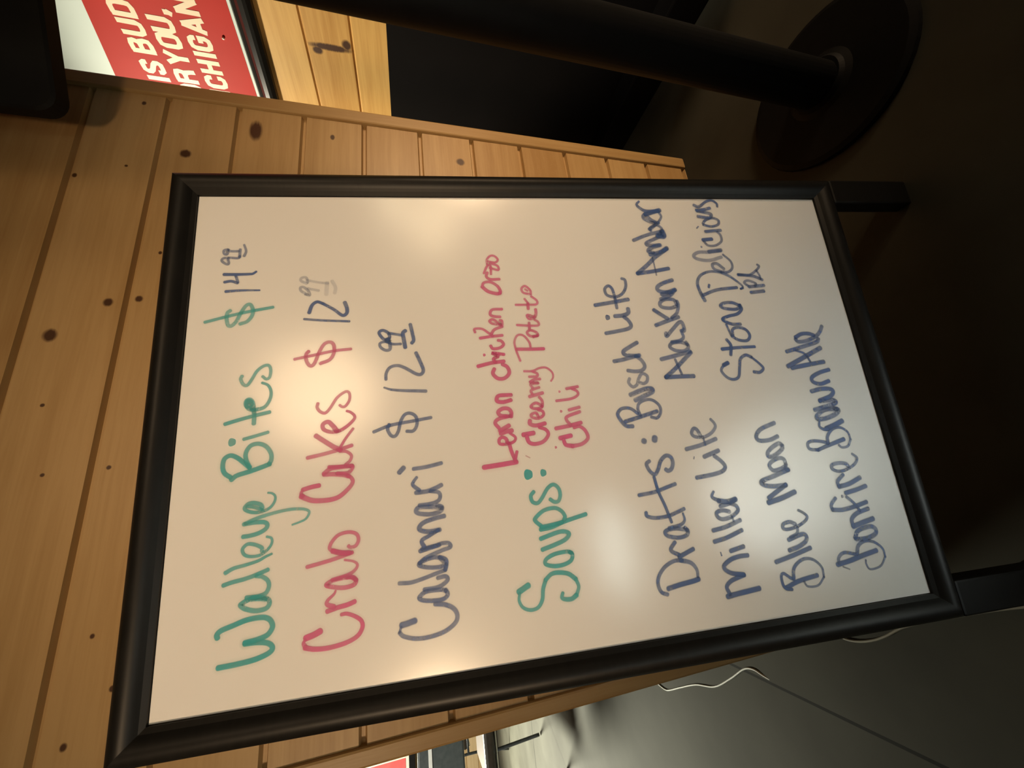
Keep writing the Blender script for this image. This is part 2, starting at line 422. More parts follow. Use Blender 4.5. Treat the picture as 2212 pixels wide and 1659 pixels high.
('blue', 'first word of the draft list third line', '''
60 60 85 332 2884 348 2720 369 2436
48 54 80 351 2845 440 2870 498 2799 531 2675 546 2602
53 53 78 552 2612 586 2766 640 2846 688 2846 744 2740 765 2618 765 2500
54 54 75 842 2723 874 2532
17 17 70 843 2863 803 2857
52 52 78 975 2920 1004 2738 1070 2508
52 52 75 1109 2907 1134 2719 1193 2502
27 27 70 1193 2598 1246 2609
50 50 75 1311 2630 1336 2720 1319 2807 1267 2807 1230 2744 1247 2621 1308 2510 1372 2518 1412 2594
51 51 78 1390 2743 1413 2605 1445 2513
63 63 85 1459 2751 1436 2624 1455 2505
51 33 75 1458 2739 1498 2814 1531 2830 1580 2795'''),
('blue', 'second word of the draft list third line', '''
53 53 72 1776 2993 1796 2748 1826 2607 1881 2557 1957 2601 2031 2682
56 56 72 2033 2829 2096 2606
16 16 70 2045 2972 2019 2982
53 53 72 2153 3064 2189 2843 2253 2607
28 28 65 2183 2777 2274 2788
49 38 68 2305 2818 2399 2860 2414 2906 2355 2943 2306 2904 2291 2785 2332 2664 2405 2585 2462 2585 2523 2628'''),
('blue', 'first word right of the draft list third line', '''
59 59 95 3299 2182 3269 2254
38 48 78 3269 2254 3192 2309 3090 2244 3053 2148 3091 2060 3236 2011 3346 1971 3398 1878 3362 1793
34 49 75 3362 1793 3254 1686 3183 1648 3131 1718 3143 1808
52 42 85 3506 2226 3517 1956 3516 1700
47 47 80 3411 2109 3555 2075 3646 2120
45 45 80 3705 2005 3795 1990 3823 1895 3785 1782 3692 1737 3617 1797 3630 1929 3693 2021
34 34 75 3706 2032 3785 2053 3877 2072
48 48 82 3873 1842 3879 1977 3930 2087 3970 2105 4006 2001 4033 1858 4103 1772 4177 1782
49 49 75 4143 1783 4109 1867 4126 2028 4169 2099 4213 2035 4215 1897 4164 1785'''),
('blue', 'second word right of the draft list third line', '''
50 50 75 4351 2342 4430 2093 4458 1761
55 36 72 4263 2328 4399 2372 4548 2388 4670 2314 4732 2149 4713 1959
48 25 70 4713 1959 4636 1823 4543 1719 4472 1659 4432 1697
38 38 75 4516 2204 4475 2220
51 34 70 4771 1903 4857 1995 4852 2073 4789 2074 4745 2007 4714 1861 4782 1760 4895 1761 5011 1862
53 53 50 4969 1900 4916 2122 4948 2309 5006 2352 5058 2258 5058 2090 5076 1889
61 61 68 5065 2089 5090 1879
37 37 60 5148 2194
60 60 85 5280 1992 5267 2143
38 38 65 5245 2133 5172 2079 5170 1952 5241 1837 5343 1827 5403 1871
53 53 75 5412 2069 5432 1807
23 23 65 5501 2170 5471 2204
42 42 72 5552 2081 5611 2025 5648 1902 5610 1809 5535 1826 5499 1949 5529 2078
54 54 72 5678 2139 5655 1958 5715 1908 5748 1995 5775 2132
54 54 75 5790 2143 5798 2027 5828 1905
51 36 75 5881 2167 5851 2087 5942 1952 5966 1845 5912 1770 5851 1769'''),
('blue', 'small three letters under the draft list third line', '''
54 54 72 4369 1546 4386 1322
51 51 72 4463 1557 4480 1297
40 40 68 4462 1543 4531 1618 4567 1546 4515 1431 4474 1453
49 49 70 4574 1301 4641 1456 4669 1690
37 37 68 4668 1676 4657 1509 4738 1360 4801 1300 4830 1325
32 32 68 4724 1363 4652 1331 4582 1328
34 34 70 4433 1705 4445 1660'''),
('blue', 'first word of the draft list fourth line', '''
54 54 85 328 2067 382 1871 416 1592
39 39 78 299 1991 319 2070 372 2103 470 2100 494 2057 440 1988 410 1936
49 27 72 414 1939 544 1893 623 1753 610 1608 506 1503 385 1503
26 26 70 385 1503 300 1615 305 1760 369 1802
55 55 80 639 2130 685 1886 748 1596
54 54 75 753 1904 782 1760 831 1647 890 1614 925 1669 879 1881
38 38 70 906 1849 945 1738 1015 1712
50 34 75 1059 1731 1094 1808 1074 1907 1022 1915 1007 1845 1026 1715 1075 1588 1128 1532 1180 1570 1224 1639'''),
('blue', 'second word of the draft list fourth line', '''
65 65 82 1363 2046 1401 1836 1460 1623
58 58 80 1420 2025 1474 1916 1564 1727
58 58 75 1558 1729 1561 1918 1590 2049 1641 2073 1689 1884 1754 1636
52 52 70 1823 1655 1898 1673 1916 1746 1881 1858 1830 1910 1764 1863 1776 1745 1812 1658
60 60 75 1781 1680 1750 1650
55 55 70 2086 1649 2113 1693 2056 1825 1994 1893 1948 1880 1962 1786 2031 1664 2086 1642
56 56 72 2210 1680 2170 1821 2177 1973 2243 2001 2328 1909 2397 1682'''),
('blue', 'first word of the draft list fifth line', '''
60 60 85 504 1264 530 1059 571 840 604 633
43 43 75 516 1241 590 1215 633 1115 592 949
54 26 72 603 932 691 887 739 770 709 636 619 536 513 527
25 25 70 513 527 412 635 391 798 457 840 508 833
18 18 55 470 1193 428 1105
57 57 72 788 903 875 829 908 646 877 564 814 573 774 692 768 825 782 899
62 62 82 935 887 970 718 1000 548
55 55 78 945 884 1030 875 1094 769 1134 582
47 47 78 1319 1038 1241 1128 1176 1129
55 55 80 1176 1129 1160 983 1182 779 1222 579
41 41 75 1122 720 1226 778 1318 867
56 56 80 1367 864 1394 682 1428 522
43 43 65 1330 929
59 59 80 1459 941 1481 774 1547 577
49 49 75 1464 939 1531 938 1610 826
54 34 75 1713 711 1750 740 1769 842 1753 954 1697 965 1660 876 1676 737 1737 595 1813 536 1874 598'''),
('blue', 'second word of the draft list fifth line', '''
58 48 80 2085 658 2033 879 1972 1113
45 45 75 1972 1113 2000 1237 2076 1242 2101 1154 2078 1000 2049 928
51 31 75 2054 926 2147 905 2237 802 2252 673 2184 571 2076 551
33 33 68 2076 551 1987 621 1975 721 2011 764
69 69 85 2343 603 2294 743 2252 892
53 30 78 2250 866 2247 935 2290 990 2360 975
62 62 75 2516 631 2519 838 2445 983 2397 984 2398 847 2446 681 2502 614 2529 682
61 61 75 2650 880 2652 685 2619 619 2582 707 2531 999
61 61 80 2799 973 2824 799 2811 650 2762 623 2705 697 2656 878
58 58 80 3101 587 3067 754 3006 898 2937 904 2899 791 2933 640'''),
('blue', 'third word of the draft list fifth line', '''
64 64 80 3226 634 3193 940 3163 1185
66 66 75 3192 1246 3292 995 3383 771 3441 626
33 33 75 3239 857 3365 918 3425 1055
58 58 72 3413 1205 3476 914 3535 669 3586 618
58 58 78 3625 998 3672 885 3672 757 3642 680
56 56 68 3599 1006 3553 962 3569 802 3633 639 3703 553 3781 500'''),
]

SEAM, PH = 1.4422, .1303
wall_knots = [(.457, 1.338, .0075, 1.1), (.465, 1.295, .006, 1.1), (.394, 1.405, .010, 1.2), (.274, 1.391, .003, 1), (.169, 1.291, .0035, 1),
              (.165, 1.37, .003, 1), (-.063, 1.272, .003, 1.2), (-.186, 1.281, .004, 1.3), (-.131, 1.239, .004, 1), (.805, 1.266, .010, 1.1),
              (.891, 1.145, .013, 2.2), (.725, 1.432, .004, 1.3), (.759, 1.358, .003, 1), (.872, .694, .011, 1), (.563, 1.277, .003, 1.2),
              (.928, 1.353, .004, 1.4), (.90, .99, .005, 1.6)]
PINE = pine('pine_boards', 'X', SEAM, PH, wall_knots)
PINE_SIDE = pine('pine_boards_side', 'Y', .966, PH, [(.126, 1.03, .060, .16), (.139, 1.068, .014, .8), (.112, .984, .013, 1.1), (.9, 1.3, .012, 1.2), (2.2, 1.0, .014, 1)],
                 (.66, .40, .125), (.46, .24, .06))
PINE_FAR = pine('pine_boards_far', 'X', .1, PH, [], (.62, .47, .28), (.48, .32, .15))
PINE_TRIM = pine('pine_trim', 'Z', -5, 10, [], (.40, .262, .112), (.31, .18, .066))
FLOORM = mottled('polished_concrete', (.045, .0435, .034), (.078, .0765, .061), 2.6, .7, .14, .05)
def floor_joints():
    m = FLOORM; N, L = m.node_tree.nodes, m.node_tree.links; b = N['Principled BSDF']
    src = b.inputs['Base Color'].links[0].from_socket
    tc = N.new('ShaderNodeTexCoord'); sp = N.new('ShaderNodeSeparateXYZ'); L.new(tc.outputs['Object'], sp.inputs[0])
    acc = None
    for ax, pos in ((0, -.455), (1, 2.8), (0, -3.2)):
        a = N.new('ShaderNodeMath'); a.operation = 'SUBTRACT'; L.new(sp.outputs[ax], a.inputs[0]); a.inputs[1].default_value = pos
        c = N.new('ShaderNodeMath'); c.operation = 'ABSOLUTE'; L.new(a.outputs[0], c.inputs[0])
        d = N.new('ShaderNodeMath'); d.operation = 'LESS_THAN'; L.new(c.outputs[0], d.inputs[0]); d.inputs[1].default_value = .0034 if ax == 0 else .006
        if acc is None: acc = d.outputs[0]
        else:
            e = N.new('ShaderNodeMath'); e.operation = 'MAXIMUM'; L.new(acc, e.inputs[0]); L.new(d.outputs[0], e.inputs[1]); acc = e.outputs[0]
    mx = N.new('ShaderNodeMix'); mx.data_type = 'RGBA'; L.new(acc, mx.inputs[0]); L.new(src, mx.inputs[6]); mx.inputs[7].default_value = (.008, .008, .006, 1)
    L.new(mx.outputs[2], b.inputs['Base Color'])
floor_joints()
DARKWALL = mottled('dark_painted_wall', (.10, .075, .05), (.13, .10, .07), 3, .7)
CEIL = mottled('ceiling_paint', (.20, .17, .13), (.24, .21, .16), 4, .9)
BLACKPANEL = mottled('black_panel', (.0035, .0028, .0026), (.005, .004, .0038), 5, .8, .08)
FRAME = mottled('black_satin_frame', (.006, .0055, .005), (.009, .008, .007), 30, .44, .26, .04, (1, 1, 6))
BOARD = mottled('whiteboard_enamel', (.80, .79, .77), (.83, .82, .80), 3, .20, .9)
BLACKMETAL = mottled('black_powder_coat', (.0035, .0035, .0037), (.005, .005, .0055), 60, .6, .15)
BLACKPLASTIC = mottled('black_plastic', (.005, .0048, .0046), (.007, .0068, .0064), 20, .75, .15)
WHITECABLE = mottled('white_cable', (.72, .74, .70), (.80, .81, .76), 20, .45)
DIMCABLE = mottled('grey_beige_cable', (.26, .24, .19), (.32, .30, .24), 20, .55)
CHROME = mottled('dull_chrome', (.55, .55, .53), (.68, .68, .66), 15, .22, .5, metal=1.0)
SLATE = mottled('slate_vinyl', (.050, .062, .062), (.070, .082, .080), 40, .5, .4, .1)
DARKTUBE = mottled('dark_steel_tube', (.030, .036, .042), (.05, .056, .062), 30, .35, .5)
DARKSEAT = mottled('dark_brown_vinyl', (.028, .022, .016), (.045, .036, .026), 30, .35, .5)
POSTER_W = mottled('poster_paper_white', (.66, .76, .71), (.70, .80, .75), 6, .5, .2)
POSTER_R = mottled('poster_red', (.44, .018, .010), (.50, .022, .012), 4, .5, .12)
POSTER_L = mottled('poster_cream_letters', (.80, .62, .40), (.86, .68, .46), 14, .4)
SIGN_R = mottled('sign_pink_red', (.72, .10, .10), (.85, .16, .16), 6, .4)
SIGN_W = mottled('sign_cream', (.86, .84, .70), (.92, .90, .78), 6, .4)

# ---------------------------------------------------------------- setting
bm = bmesh.new(); box(bm, -6, 4, -6, 4.8, -.1, 0); struct('floor', bm, FLOORM)
bm = bmesh.new(); box(bm, -6, 4, -6, 4.8, 2.8, 2.9); struct('ceiling', bm, CEIL)
def boards(bm, T, l0, l1, seam, pitch, zlo, zhi, groove=.006, depth=.005, thick=.05):
    """horizontal tongue-and-groove boards: profile (z, depth) extruded along l; T(l, d, z) -> world"""
    prof = []
    k = math.floor((zlo-seam)/pitch)
    while seam+k*pitch < zhi:
        za, zb = seam+k*pitch, seam+(k+1)*pitch
        for z, d in ((za+groove*.45, depth), (za+groove, .0), (zb-groove, .0), (zb-groove*.45, depth)):
            if zlo < z < zhi: prof.append((z, d))
        k += 1
    prof = [(zlo, prof[0][1])]+prof+[(zhi, prof[-1][1])]
    loop = prof+[(zhi, thick), (zlo, thick)]
    A = [bm.verts.new(T(l0, d, z)) for z, d in loop]; B = [bm.verts.new(T(l1, d, z)) for z, d in loop]
    n = len(loop)
    for i in range(n):
        j = (i+1) % n; bm.faces.new((A[i], A[j], B[j], B[i]))
    bm.faces.new(A[::-1]); bm.faces.new(B)
    bmesh.ops.recalc_face_normals(bm, faces=bm.faces)
bm = bmesh.new(); boards(bm, lambda l, d, z: Vector((l, d, z)), -.292, .986, SEAM, PH, 0, 2.8, .0060, .0085, .12)
struct('wall_back', bm, PINE)
bm = bmesh.new(); box(bm, .9524, .989, -.006, .13, 0, 2.8, .004); struct('trim_1', bm, PINE_TRIM)
bm = bmesh.new(); box(bm, -.2942, -.2687, -.006, .13, 0, 2.8, .004); struct('trim_2', bm, PINE_TRIM)
bm = bmesh.new(); boards(bm, lambda l, d, z: Vector((1.4+d, l, z)), -.45, 4.6, .966, PH, .866, 2.8, .005, .005, .05)
struct('wall_right', bm, PINE_SIDE)
bm = bmesh.new(); box(bm, 1.385, 1.45, -.45, 4.6, 0, .866); struct('trim_3', bm, BLACKPANEL)
bm = bmesh.new(); box(bm, 1.30, 1.385, -.45, 4.6, 0, .10, .006); struct('baseboard_right', bm, BLACKPANEL)
bm = bmesh.new(); boards(bm, lambda l, d, z: Vector((l, 4.6+d, z)), -6, 1.45, .1, PH, 0, 2.8, .005, .005, .1)
struct('wall_far', bm, PINE_FAR)
bm = bmesh.new(); box(bm, -6, 1.385, 4.575, 4.6, 0, .085, .004); struct('baseboard_far', bm, DARKSEAT)
bm = bmesh.new(); box(bm, -6.1, -6, -6, 4.8, 0, 2.8); struct('wall_left', bm, DARKWALL)
bm = bmesh.new(); box(bm, -6, 4, -6.1, -6, 0, 2.8); struct('wall_front', bm, DARKWALL)
bm = bmesh.new(); box(bm, 4, 4.1, -6, 4.8, 0, 2.8); struct('wall_outer_right', bm, DARKWALL)

# ---------------------------------------------------------------- A-frame menu board
yaw, tilt = -.0865, .1305
rv = Vector((math.cos(yaw), math.sin(yaw), 0)); n0 = Vector((-math.sin(yaw), math.cos(yaw), 0))
uv = Vector((0, 0, 1))*math.cos(tilt)+n0*math.sin(tilt); nv = uv.cross(rv)*-1
if nv.y > 0: nv = -nv
BL = Vector((-.1299, -.3155, .1804)); W, H = .600, .9235
def B(u, v, h=0.0): return BL+rv*u+uv*v+nv*h
base = thing('sandwich_board', 'black framed A-frame whiteboard with handwritten menu standing before pine boards', 'menu board')
# moulded frame, mitred
prof = [(.004, -.016), (0, -.004), (0, .003), (.0025, .0045)]
for k in range(13):
    q = k/12; prof.append((.0045+.0255*q, .0045+.0095*math.sin(math.pi*min(1, q*.93+.02))**.75))
prof += [(.0305, .003), (.0305, -.016)]
bm = bmesh.new()
cs = ((0, 0, -1, -1), (W, 0, 1, -1), (W, H, 1, 1), (0, H, -1, 1))
for i in range(4):                                   # each side mitred with its own vertices
    A, C = [[bm.verts.new(B(u+sx*d, v+sy*d, h)) for d, h in prof] for u, v, sx, sy in (cs[i], cs[(i+1) % 4])]
    for j in range(len(prof)):
        f = bm.faces.new((A[j], C[j], C[(j+1) % len(prof)], A[(j+1) % len(prof)])); f.smooth = 4 <= j < len(prof)-4
bmesh.ops.recalc_face_normals(bm, faces=bm.faces)
link_mesh('frame', bm, FRAME, base)
def bb(bm, u0, u1, v0, v1, h0, h1, bev=.002):
    box(bm, u0, u1, v0, v1, h0, h1, bev, 2, lambda c: B(c.x, c.y, c.z))
for u0, u1 in ((-.0305, .0135), (W-.0135, W+.0305)):
    bm = bmesh.new(); bb(bm, u0, u1, -.1815, -.0300, -.016, .009, .003); link_mesh('leg', bm, FRAME, base)
bm = bmesh.new(); bb(bm, .0005, W-.0005, .0005, H-.0005, -.010, 0, 0)
board = link_mesh('whiteboard', bm, BOARD, base)
# rear prop frame, hinged at the top, splayed towards the wall
hinge = B(0, H+.005, -.02)
foot_y = -.045
def RP(u, t, h):                                     # t: 0 at hinge .. 1 at floor
    top = B(u, H+.005, -.024+h); bot = Vector((top.x+.008, foot_y-h, .0))
    return top.lerp(bot, t)
for u0, u1 in ((.01, .045), (W-.045, W-.01)):
    bm = bmesh.new()
    vs = [bm.verts.new(RP(u, t, h)) for t in (0, 1) for u, h in ((u0, 0), (u1, 0), (u1, -.018), (u0, -.018))]
    for f in ((3, 2, 1, 0), (4, 5, 6, 7), (0, 1, 5, 4), (1, 2, 6, 5), (2, 3, 7, 6), (3, 0, 4, 7)): bm.faces.new([vs[i] for i in f])
    bmesh.ops.recalc_face_normals(bm, faces=bm.faces)
    link_mesh('rear_leg', bm, FRAME, base)
bm = bmesh.new()
vs = [bm.verts.new(RP(u, t, h)) for t in (.72, .76) for u, h in ((.045, 0), (W-.045, 0), (W-.045, -.018), (.045, -.018))]
for f in ((3, 2, 1, 0), (4, 5, 6, 7), (0, 1, 5, 4), (1, 2, 6, 5), (2, 3, 7, 6), (3, 0, 4, 7)): bm.faces.new([vs[i] for i in f])
bmesh.ops.recalc_face_normals(bm, faces=bm.faces)
link_mesh('rear_rail', bm, FRAME, base)
for u in (.06, W-.06):
    bm = bmesh.new(); bb(bm, u-.02, u+.02, H-.012, H+.022, -.022, -.015, .001); link_mesh('hinge', bm, CHROME, base)

# ink: translucent marker strokes lying on the enamel
def ink_mat(name, c_thin, c_thick):
    m, N, L, b = mat(name, c_thin, .42, 0, .4)
    at = N.new('ShaderNodeAttribute'); at.attribute_name = 'ink_load'
    tc = N.new('ShaderNodeTexCoord')
    nz = N.new('ShaderNodeTexNoise'); nz.inputs['Scale'].default_value = 130; nz.inputs['Detail'].default_value = 3
    L.new(tc.outputs['Object'], nz.inputs['Vector'])
    n2 = N.new('ShaderNodeTexNoise'); n2.inputs['Scale'].default_value = 28; n2.inputs['Detail'].default_value = 2
    L.new(tc.outputs['Object'], n2.inputs['Vector'])
    def mth(op, a, c):
        n = N.new('ShaderNodeMath'); n.operation = op; n.use_clamp = False
        for i, v in enumerate((a, c)):
            if isinstance(v, (int, float)): n.inputs[i].default_value = v
            else: L.new(v, n.inputs[i])
        return n.outputs[0]
    f = mth('ADD', mth('MULTIPLY', mth('SUBTRACT', nz.outputs['Fac'], .5), .45), mth('MULTIPLY', mth('SUBTRACT', n2.outputs['Fac'], .5), .5))
    f = mth('MULTIPLY', at.outputs['Fac'], mth('ADD', 1.0, f))
    cl = N.new('ShaderNodeClamp'); L.new(f, cl.inputs[0]); cl.inputs[1].default_value = 0; cl.inputs[2].default_value = .97
    mx = N.new('ShaderNodeMix'); mx.data_type = 'RGBA'; L.new(cl.outputs[0], mx.inputs[0])
    mx.inputs[6].default_value = (*c_thin, 1); mx.inputs[7].default_value = (*c_thick, 1)
    L.new(mx.outputs[2], b.inputs['Base Color'])
    tr = N.new('ShaderNodeBsdfTransparent'); ms = N.new('ShaderNodeMixShader')
    L.new(cl.outputs[0], ms.inputs[0]); L.new(tr.outputs[0], ms.inputs[1]); L.new(b.outputs[0], ms.inputs[2])
    L.new(ms.outputs[0], N['Material Output'].inputs[0])
    return m
INKM = {'teal': ink_mat('teal_marker', (.11, .54, .52), (.024, .38, .44)),
        'red': ink_mat('red_marker', (.72, .19, .36), (.68, .075, .27)),
        'blue': ink_mat('blue_marker', (.12, .19, .38), (.020, .088, .34))}
def ink_line(colour, name, text):
    bm = bmesh.new(); lay = bm.verts.layers.float.new('ink_load')
    for si, ln in enumerate(text.strip().split('\n')):
        v = [int(q) for q in ln.split()]
        w0, w1, dn = v[0]*1e-4, v[1]*1e-4, v[2]/100*.82
        P = [Vector((v[i]*1e-4, v[i+1]*1e-4, 0)) for i in range(3, len(v), 2)]
        hh = .00025+.00002*si
        def nvx(x, y, dd=None):
            q = bm.verts.new(B(x, y, hh)); q[lay] = dn if dd is None else dd; return q
        if len(P) == 1:
            c = P[0]; r = w0/2
            bm.faces.new([nvx(c.x+r*(1+.1*math.sin(3*a))*math.cos(a), c.y+r*(1+.12*math.cos(2*a))*math.sin(a)) for a in [2*math.pi*k/20 for k in range(20)]])
            continue
        Q = catmull(P, 8); n = len(Q); Lf, Rt = [], []
        for i, q in enumerate(Q):
            d = Q[min(i+1, n-1)]-Q[max(i-1, 0)]
            if d.length < 1e-7: d = Vector((1, 0, 0))
            d.normalize(); e = Vector((-d.y, d.x, 0)); w = (w0+(w1-w0)*i/(n-1))/2
            Lf.append((q+e*w, d, e, w)); Rt.append(q-e*w)
        halo = .10*dn if colour != 'blue' else .05*dn
        rows = []
        for (q, d, e, w), c in zip(Lf, Q):            # feathered edge | full ink | feathered edge
            rows.append([nvx(*(c+e*(w*k)).xy, dd) for k, dd in ((2.6, 0), (1.28, halo), (.86, dn), (-.86, dn), (-1.28, halo), (-2.6, 0))])
        for A, C in zip(rows, rows[1:]):
            for k in range(5): bm.faces.new((A[k], C[k], C[k+1], A[k+1]))
        for i, sg in ((0, -1), (n-1, 1)):             # rounded ends
            _, d, e, w = Lf[i]; c = Q[i]; rw = rows[i]
            ang = [math.pi*k/6 for k in range(1, 6)]
            ai = [nvx(*(c+e*w*.86*math.cos(a)+d*(sg*w*.66*math.sin(a))).xy, dn) for a in ang]
            ao = [nvx(*(c+e*w*1.28*math.cos(a)+d*(sg*w*1.06*math.sin(a))).xy, halo) for a in ang]
            ah = [nvx(*(c+e*w*2.6*math.cos(a)+d*(sg*w*2.3*math.sin(a))).xy, 0) for a in ang]
            I = [rw[2]]+ai+[rw[3]]; O = [rw[1]]+ao+[rw[4]]; X = [rw[0]]+ah+[rw[5]]
            bm.faces.new(I)
            for k in range(6):
                bm.faces.new((I[k], I[k+1], O[k+1], O[k])); bm.faces.new((O[k], O[k+1], X[k+1], X[k]))
    bmesh.ops.recalc_face_normals(bm, faces=bm.faces)
    for f in bm.faces:
        if f.normal.dot(nv) < 0: f.normal_flip()
    o = link_mesh('handwriting', bm, INKM[colour], board)
    o['label'] = '%s marker handwriting, %s' % (colour, name)
for c, n, t in INK: ink_line(c, n, t)

# ---------------------------------------------------------------- black stand on the right
st = thing('display_stand', 'black panel with rounded corner on a black pole with round floor base', 'stand', (.775, -.365, 0))
bm = bmesh.new(); lathe(bm, [(.150, .0), (.152, .004), (.150, .010), (.140, .014), (.06, .017), (.05, .022), (.045, .03)]); link_mesh('base', bm, BLACKMETAL, st)
bm = bmesh.new(); lathe(bm, [(.040, .03), (.040, 1.72), (.036, 1.73)], 32)
for v in bm.verts: v.co.x += -.004
link_mesh('pole', bm, BLACKMETAL, st, True)
# panel: lower-left corner, left-right direction, up
pc = Vector((.762, -.10, 1.397)); pd = Vector((.905, -.426, 0)).normalized(); pn = Vector((pd.y, -pd.x, 0))
def PT(c): return pc+pd*c.x+Vector((0, 0, 1))*c.z+pn*(-c.y)-st.location
def rounded_panel(w, h, t, r, T):
    bm = bmesh.new(); pts = []
    for cx, cz, a0 in ((r, r, math.pi), (w-r, r, 1.5*math.pi), (w-r, h-r, 0), (r, h-r, .5*math.pi)):
        for k in range(7):
            a = a0+k*math.pi/12; pts.append((cx+r*math.cos(a), cz+r*math.sin(a)))
    b = .004; cxm, czm = w/2, h/2
    def ins(p, d): 
        return (p[0]+(cxm-p[0])/abs(cxm)*d if p[0] != cxm else p[0], p[1]+(czm-p[1])/abs(czm)*d)
    layers = [[(ins(p, b), 0) for p in pts], [(p, b) for p in pts], [(p, t-b) for p in pts], [(ins(p, b), t) for p in pts]]
    V = [[bm.verts.new(T(Vector((q[0], y, q[1])))) for q, y in l] for l in layers]
    n = len(pts)
    for A, C in zip(V, V[1:]):
        for i in range(n): bm.faces.new((A[i], A[(i+1) % n], C[(i+1) % n], C[i]))
    bm.faces.new(V[0][::-1]); bm.faces.new(V[-1])
    bmesh.ops.recalc_face_normals(bm, faces=bm.faces)
    return bm
link_mesh('panel', rounded_panel(.46, .62, .035, .03, PT), BLACKPLASTIC, st)
bm = bmesh.new()
bkp = pc+pd*.14+Vector((0, 0, .28)); 
tube(bm, [Vector((-.004, 0, bkp.z)), (bkp-st.location).xy.to_3d()+Vector((0, 0, bkp.z))], .018, 10, False)
link_mesh('bracket', bm, BLACKMETAL, st)

# ---------------------------------------------------------------- framed poster on the right wall
po = thing('framed_poster', 'red and white poster with cream block letters in a glossy black frame on pine wall', 'poster', (1.4, .30, 1.28))
def PP(s, v, h): return Vector((-h, -s, v-.05*s))     # s along the reading direction, v up, h off the wall
s0, s1, v0, v1 = -.20, .68, -.006, .80
bm = bmesh.new()
pr = [(0, .010), (.003, .014), (.010, .014), (.014, .018), (.022, .026), (.034, .028), (.042, .024), (.052, .016), (.054, .001), (0, .001)]
cs = ((s0, v0, -1, -1), (s1, v0, 1, -1), (s1, v1, 1, 1), (s0, v1, -1, 1))
rg = [[bm.verts.new(PP(s+a*d, v+b*d, h)) for d, h in pr] for s, v, a, b in cs]
for i in range(4):
    A, C = rg[i], rg[(i+1) % 4]
    for j in range(len(pr)): bm.faces.new((A[j], C[j], C[(j+1) % len(pr)], A[(j+1) % len(pr)]))
bmesh.ops.recalc_face_normals(bm, faces=bm.faces)
GLOSSBLACK = mottled('gloss_black_moulding', (.010, .009, .008), (.016, .014, .012), 20, .16, .6)
link_mesh('frame', bm, GLOSSBLACK, po)
bm = bmesh.new(); box(bm, s0+.0005, s1-.0005, .002, .010, v0+.0005, v1-.0005, 0, 1, lambda c: PP(c.x, c.z, c.y))
sheet = link_mesh('sheet', bm, POSTER_W, po)
def flat(bm, pts, h):
    f = bm.faces.new([bm.verts.new(PP(s, v, h)) for s, v in pts])
    return f
bm = bmesh.new(); flat(bm, [(s0+.001, .002), (s1-.001, .002), (s1-.001, .25), (.30, .322), (s0+.001, .406)], .0104)
bmesh.ops.recalc_face_normals(bm, faces=bm.faces)
for f in bm.faces:
    if f.normal.x > 0: f.normal_flip()
o = link_mesh('red_panel', bm, POSTER_R, sheet); o['label'] = 'red lower field of the poster'
GL = {  # heavy condensed capitals in a 0..w by 0..1 box: width, strokes of (closed?, points)
 'I': (.26, [[(.13, 0), (.13, 1)]]),
 'T': (.62, [[(.31, 0), (.31, 1)], [(0, .9), (.62, .9)]]),
 'H': (.68, [[(.11, 0), (.11, 1)], [(.57, 0), (.57, 1)], [(.11, .5), (.57, .5)]]),
 'S': (.68, [[(.57, .68), (.57, .80), (.50, .90), (.34, .91), (.18, .90), (.11, .80), (.11, .68), (.20, .57), (.46, .43), (.57, .32), (.57, .20), (.50, .10), (.34, .09), (.18, .10), (.11, .20), (.11, .33)]]),
 'B': (.70, [[(.11, 0), (.11, 1)], [(.11, .91), (.40, .91), (.55, .86), (.58, .74), (.54, .60), (.42, .53), (.11, .53)], [(.42, .53), (.56, .46), (.60, .30), (.57, .15), (.42, .09), (.11, .09)]]),
 'U': (.70, [[(.11, 1), (.11, .24), (.18, .11), (.35, .08), (.52, .11), (.59, .24), (.59, 1)]]),
 'D': (.70, [[(.11, 0), (.11, 1)], [(.11, .91), (.42, .91), (.56, .84), (.59, .68), (.59, .32), (.56, .16), (.42, .09), (.11, .09)]]),
 'F': (.58, [[(.11, 0), (.11, 1)], [(.11, .91), (.58, .91)], [(.11, .50), (.50, .50)]]),
 'O': (.70, [[(.35, .92), (.17, .88), (.11, .74), (.11, .26), (.17, .12), (.35, .08), (.53, .12), (.59, .26), (.59, .74), (.53, .88), (.35, .92)]]),
 'R': (.72, [[(.11, 0), (.11, 1)], [(.11, .91), (.42, .91), (.57, .86), (.60, .73), (.57, .58), (.42, .51), (.11, .51)], [(.42, .51), (.56, .42), (.60, .22), (.62, 0)]]),
 'Y': (.72, [[(.10, 1), (.36, .45)], [(.62, 1), (.36, .45)], [(.36, .50), (.36, 0)]]),
 'M': (.90, [[(.11, 0), (.11, 1)], [(.79, 0), (.79, 1)], [(.14, 1), (.45, .15)], [(.76, 1), (.45, .15)]]),
 'C': (.68, [[(.57, .64), (.57, .78), (.50, .89), (.34, .92), (.18, .88), (.11, .74), (.11, .26), (.18, .12), (.34, .08), (.50, .11), (.57, .22), (.57, .37)]]),
 'G': (.70, [[(.57, .66), (.57, .78), (.50, .89), (.34, .92), (.18, .88), (.11, .74), (.11, .26), (.18, .12), (.34, .08), (.50, .11), (.58, .24), (.58, .46)], [(.36, .46), (.69, .46)]]),
 'A': (.74, [[(.10, 0), (.37, .98)], [(.64, 0), (.37, .98)], [(.22, .26), (.52, .26)]]),
 'N': (.72, [[(.11, 0), (.11, 1)], [(.61, 0), (.61, 1)], [(.13, .98), (.59, .02)]]),
 ',': (.24, [[(.13, .18), (.13, 0)], [(.17, .06), (.06, -.16)]]),
 "'": (.24, [[(.13, 1), (.13, .78)]]),
}
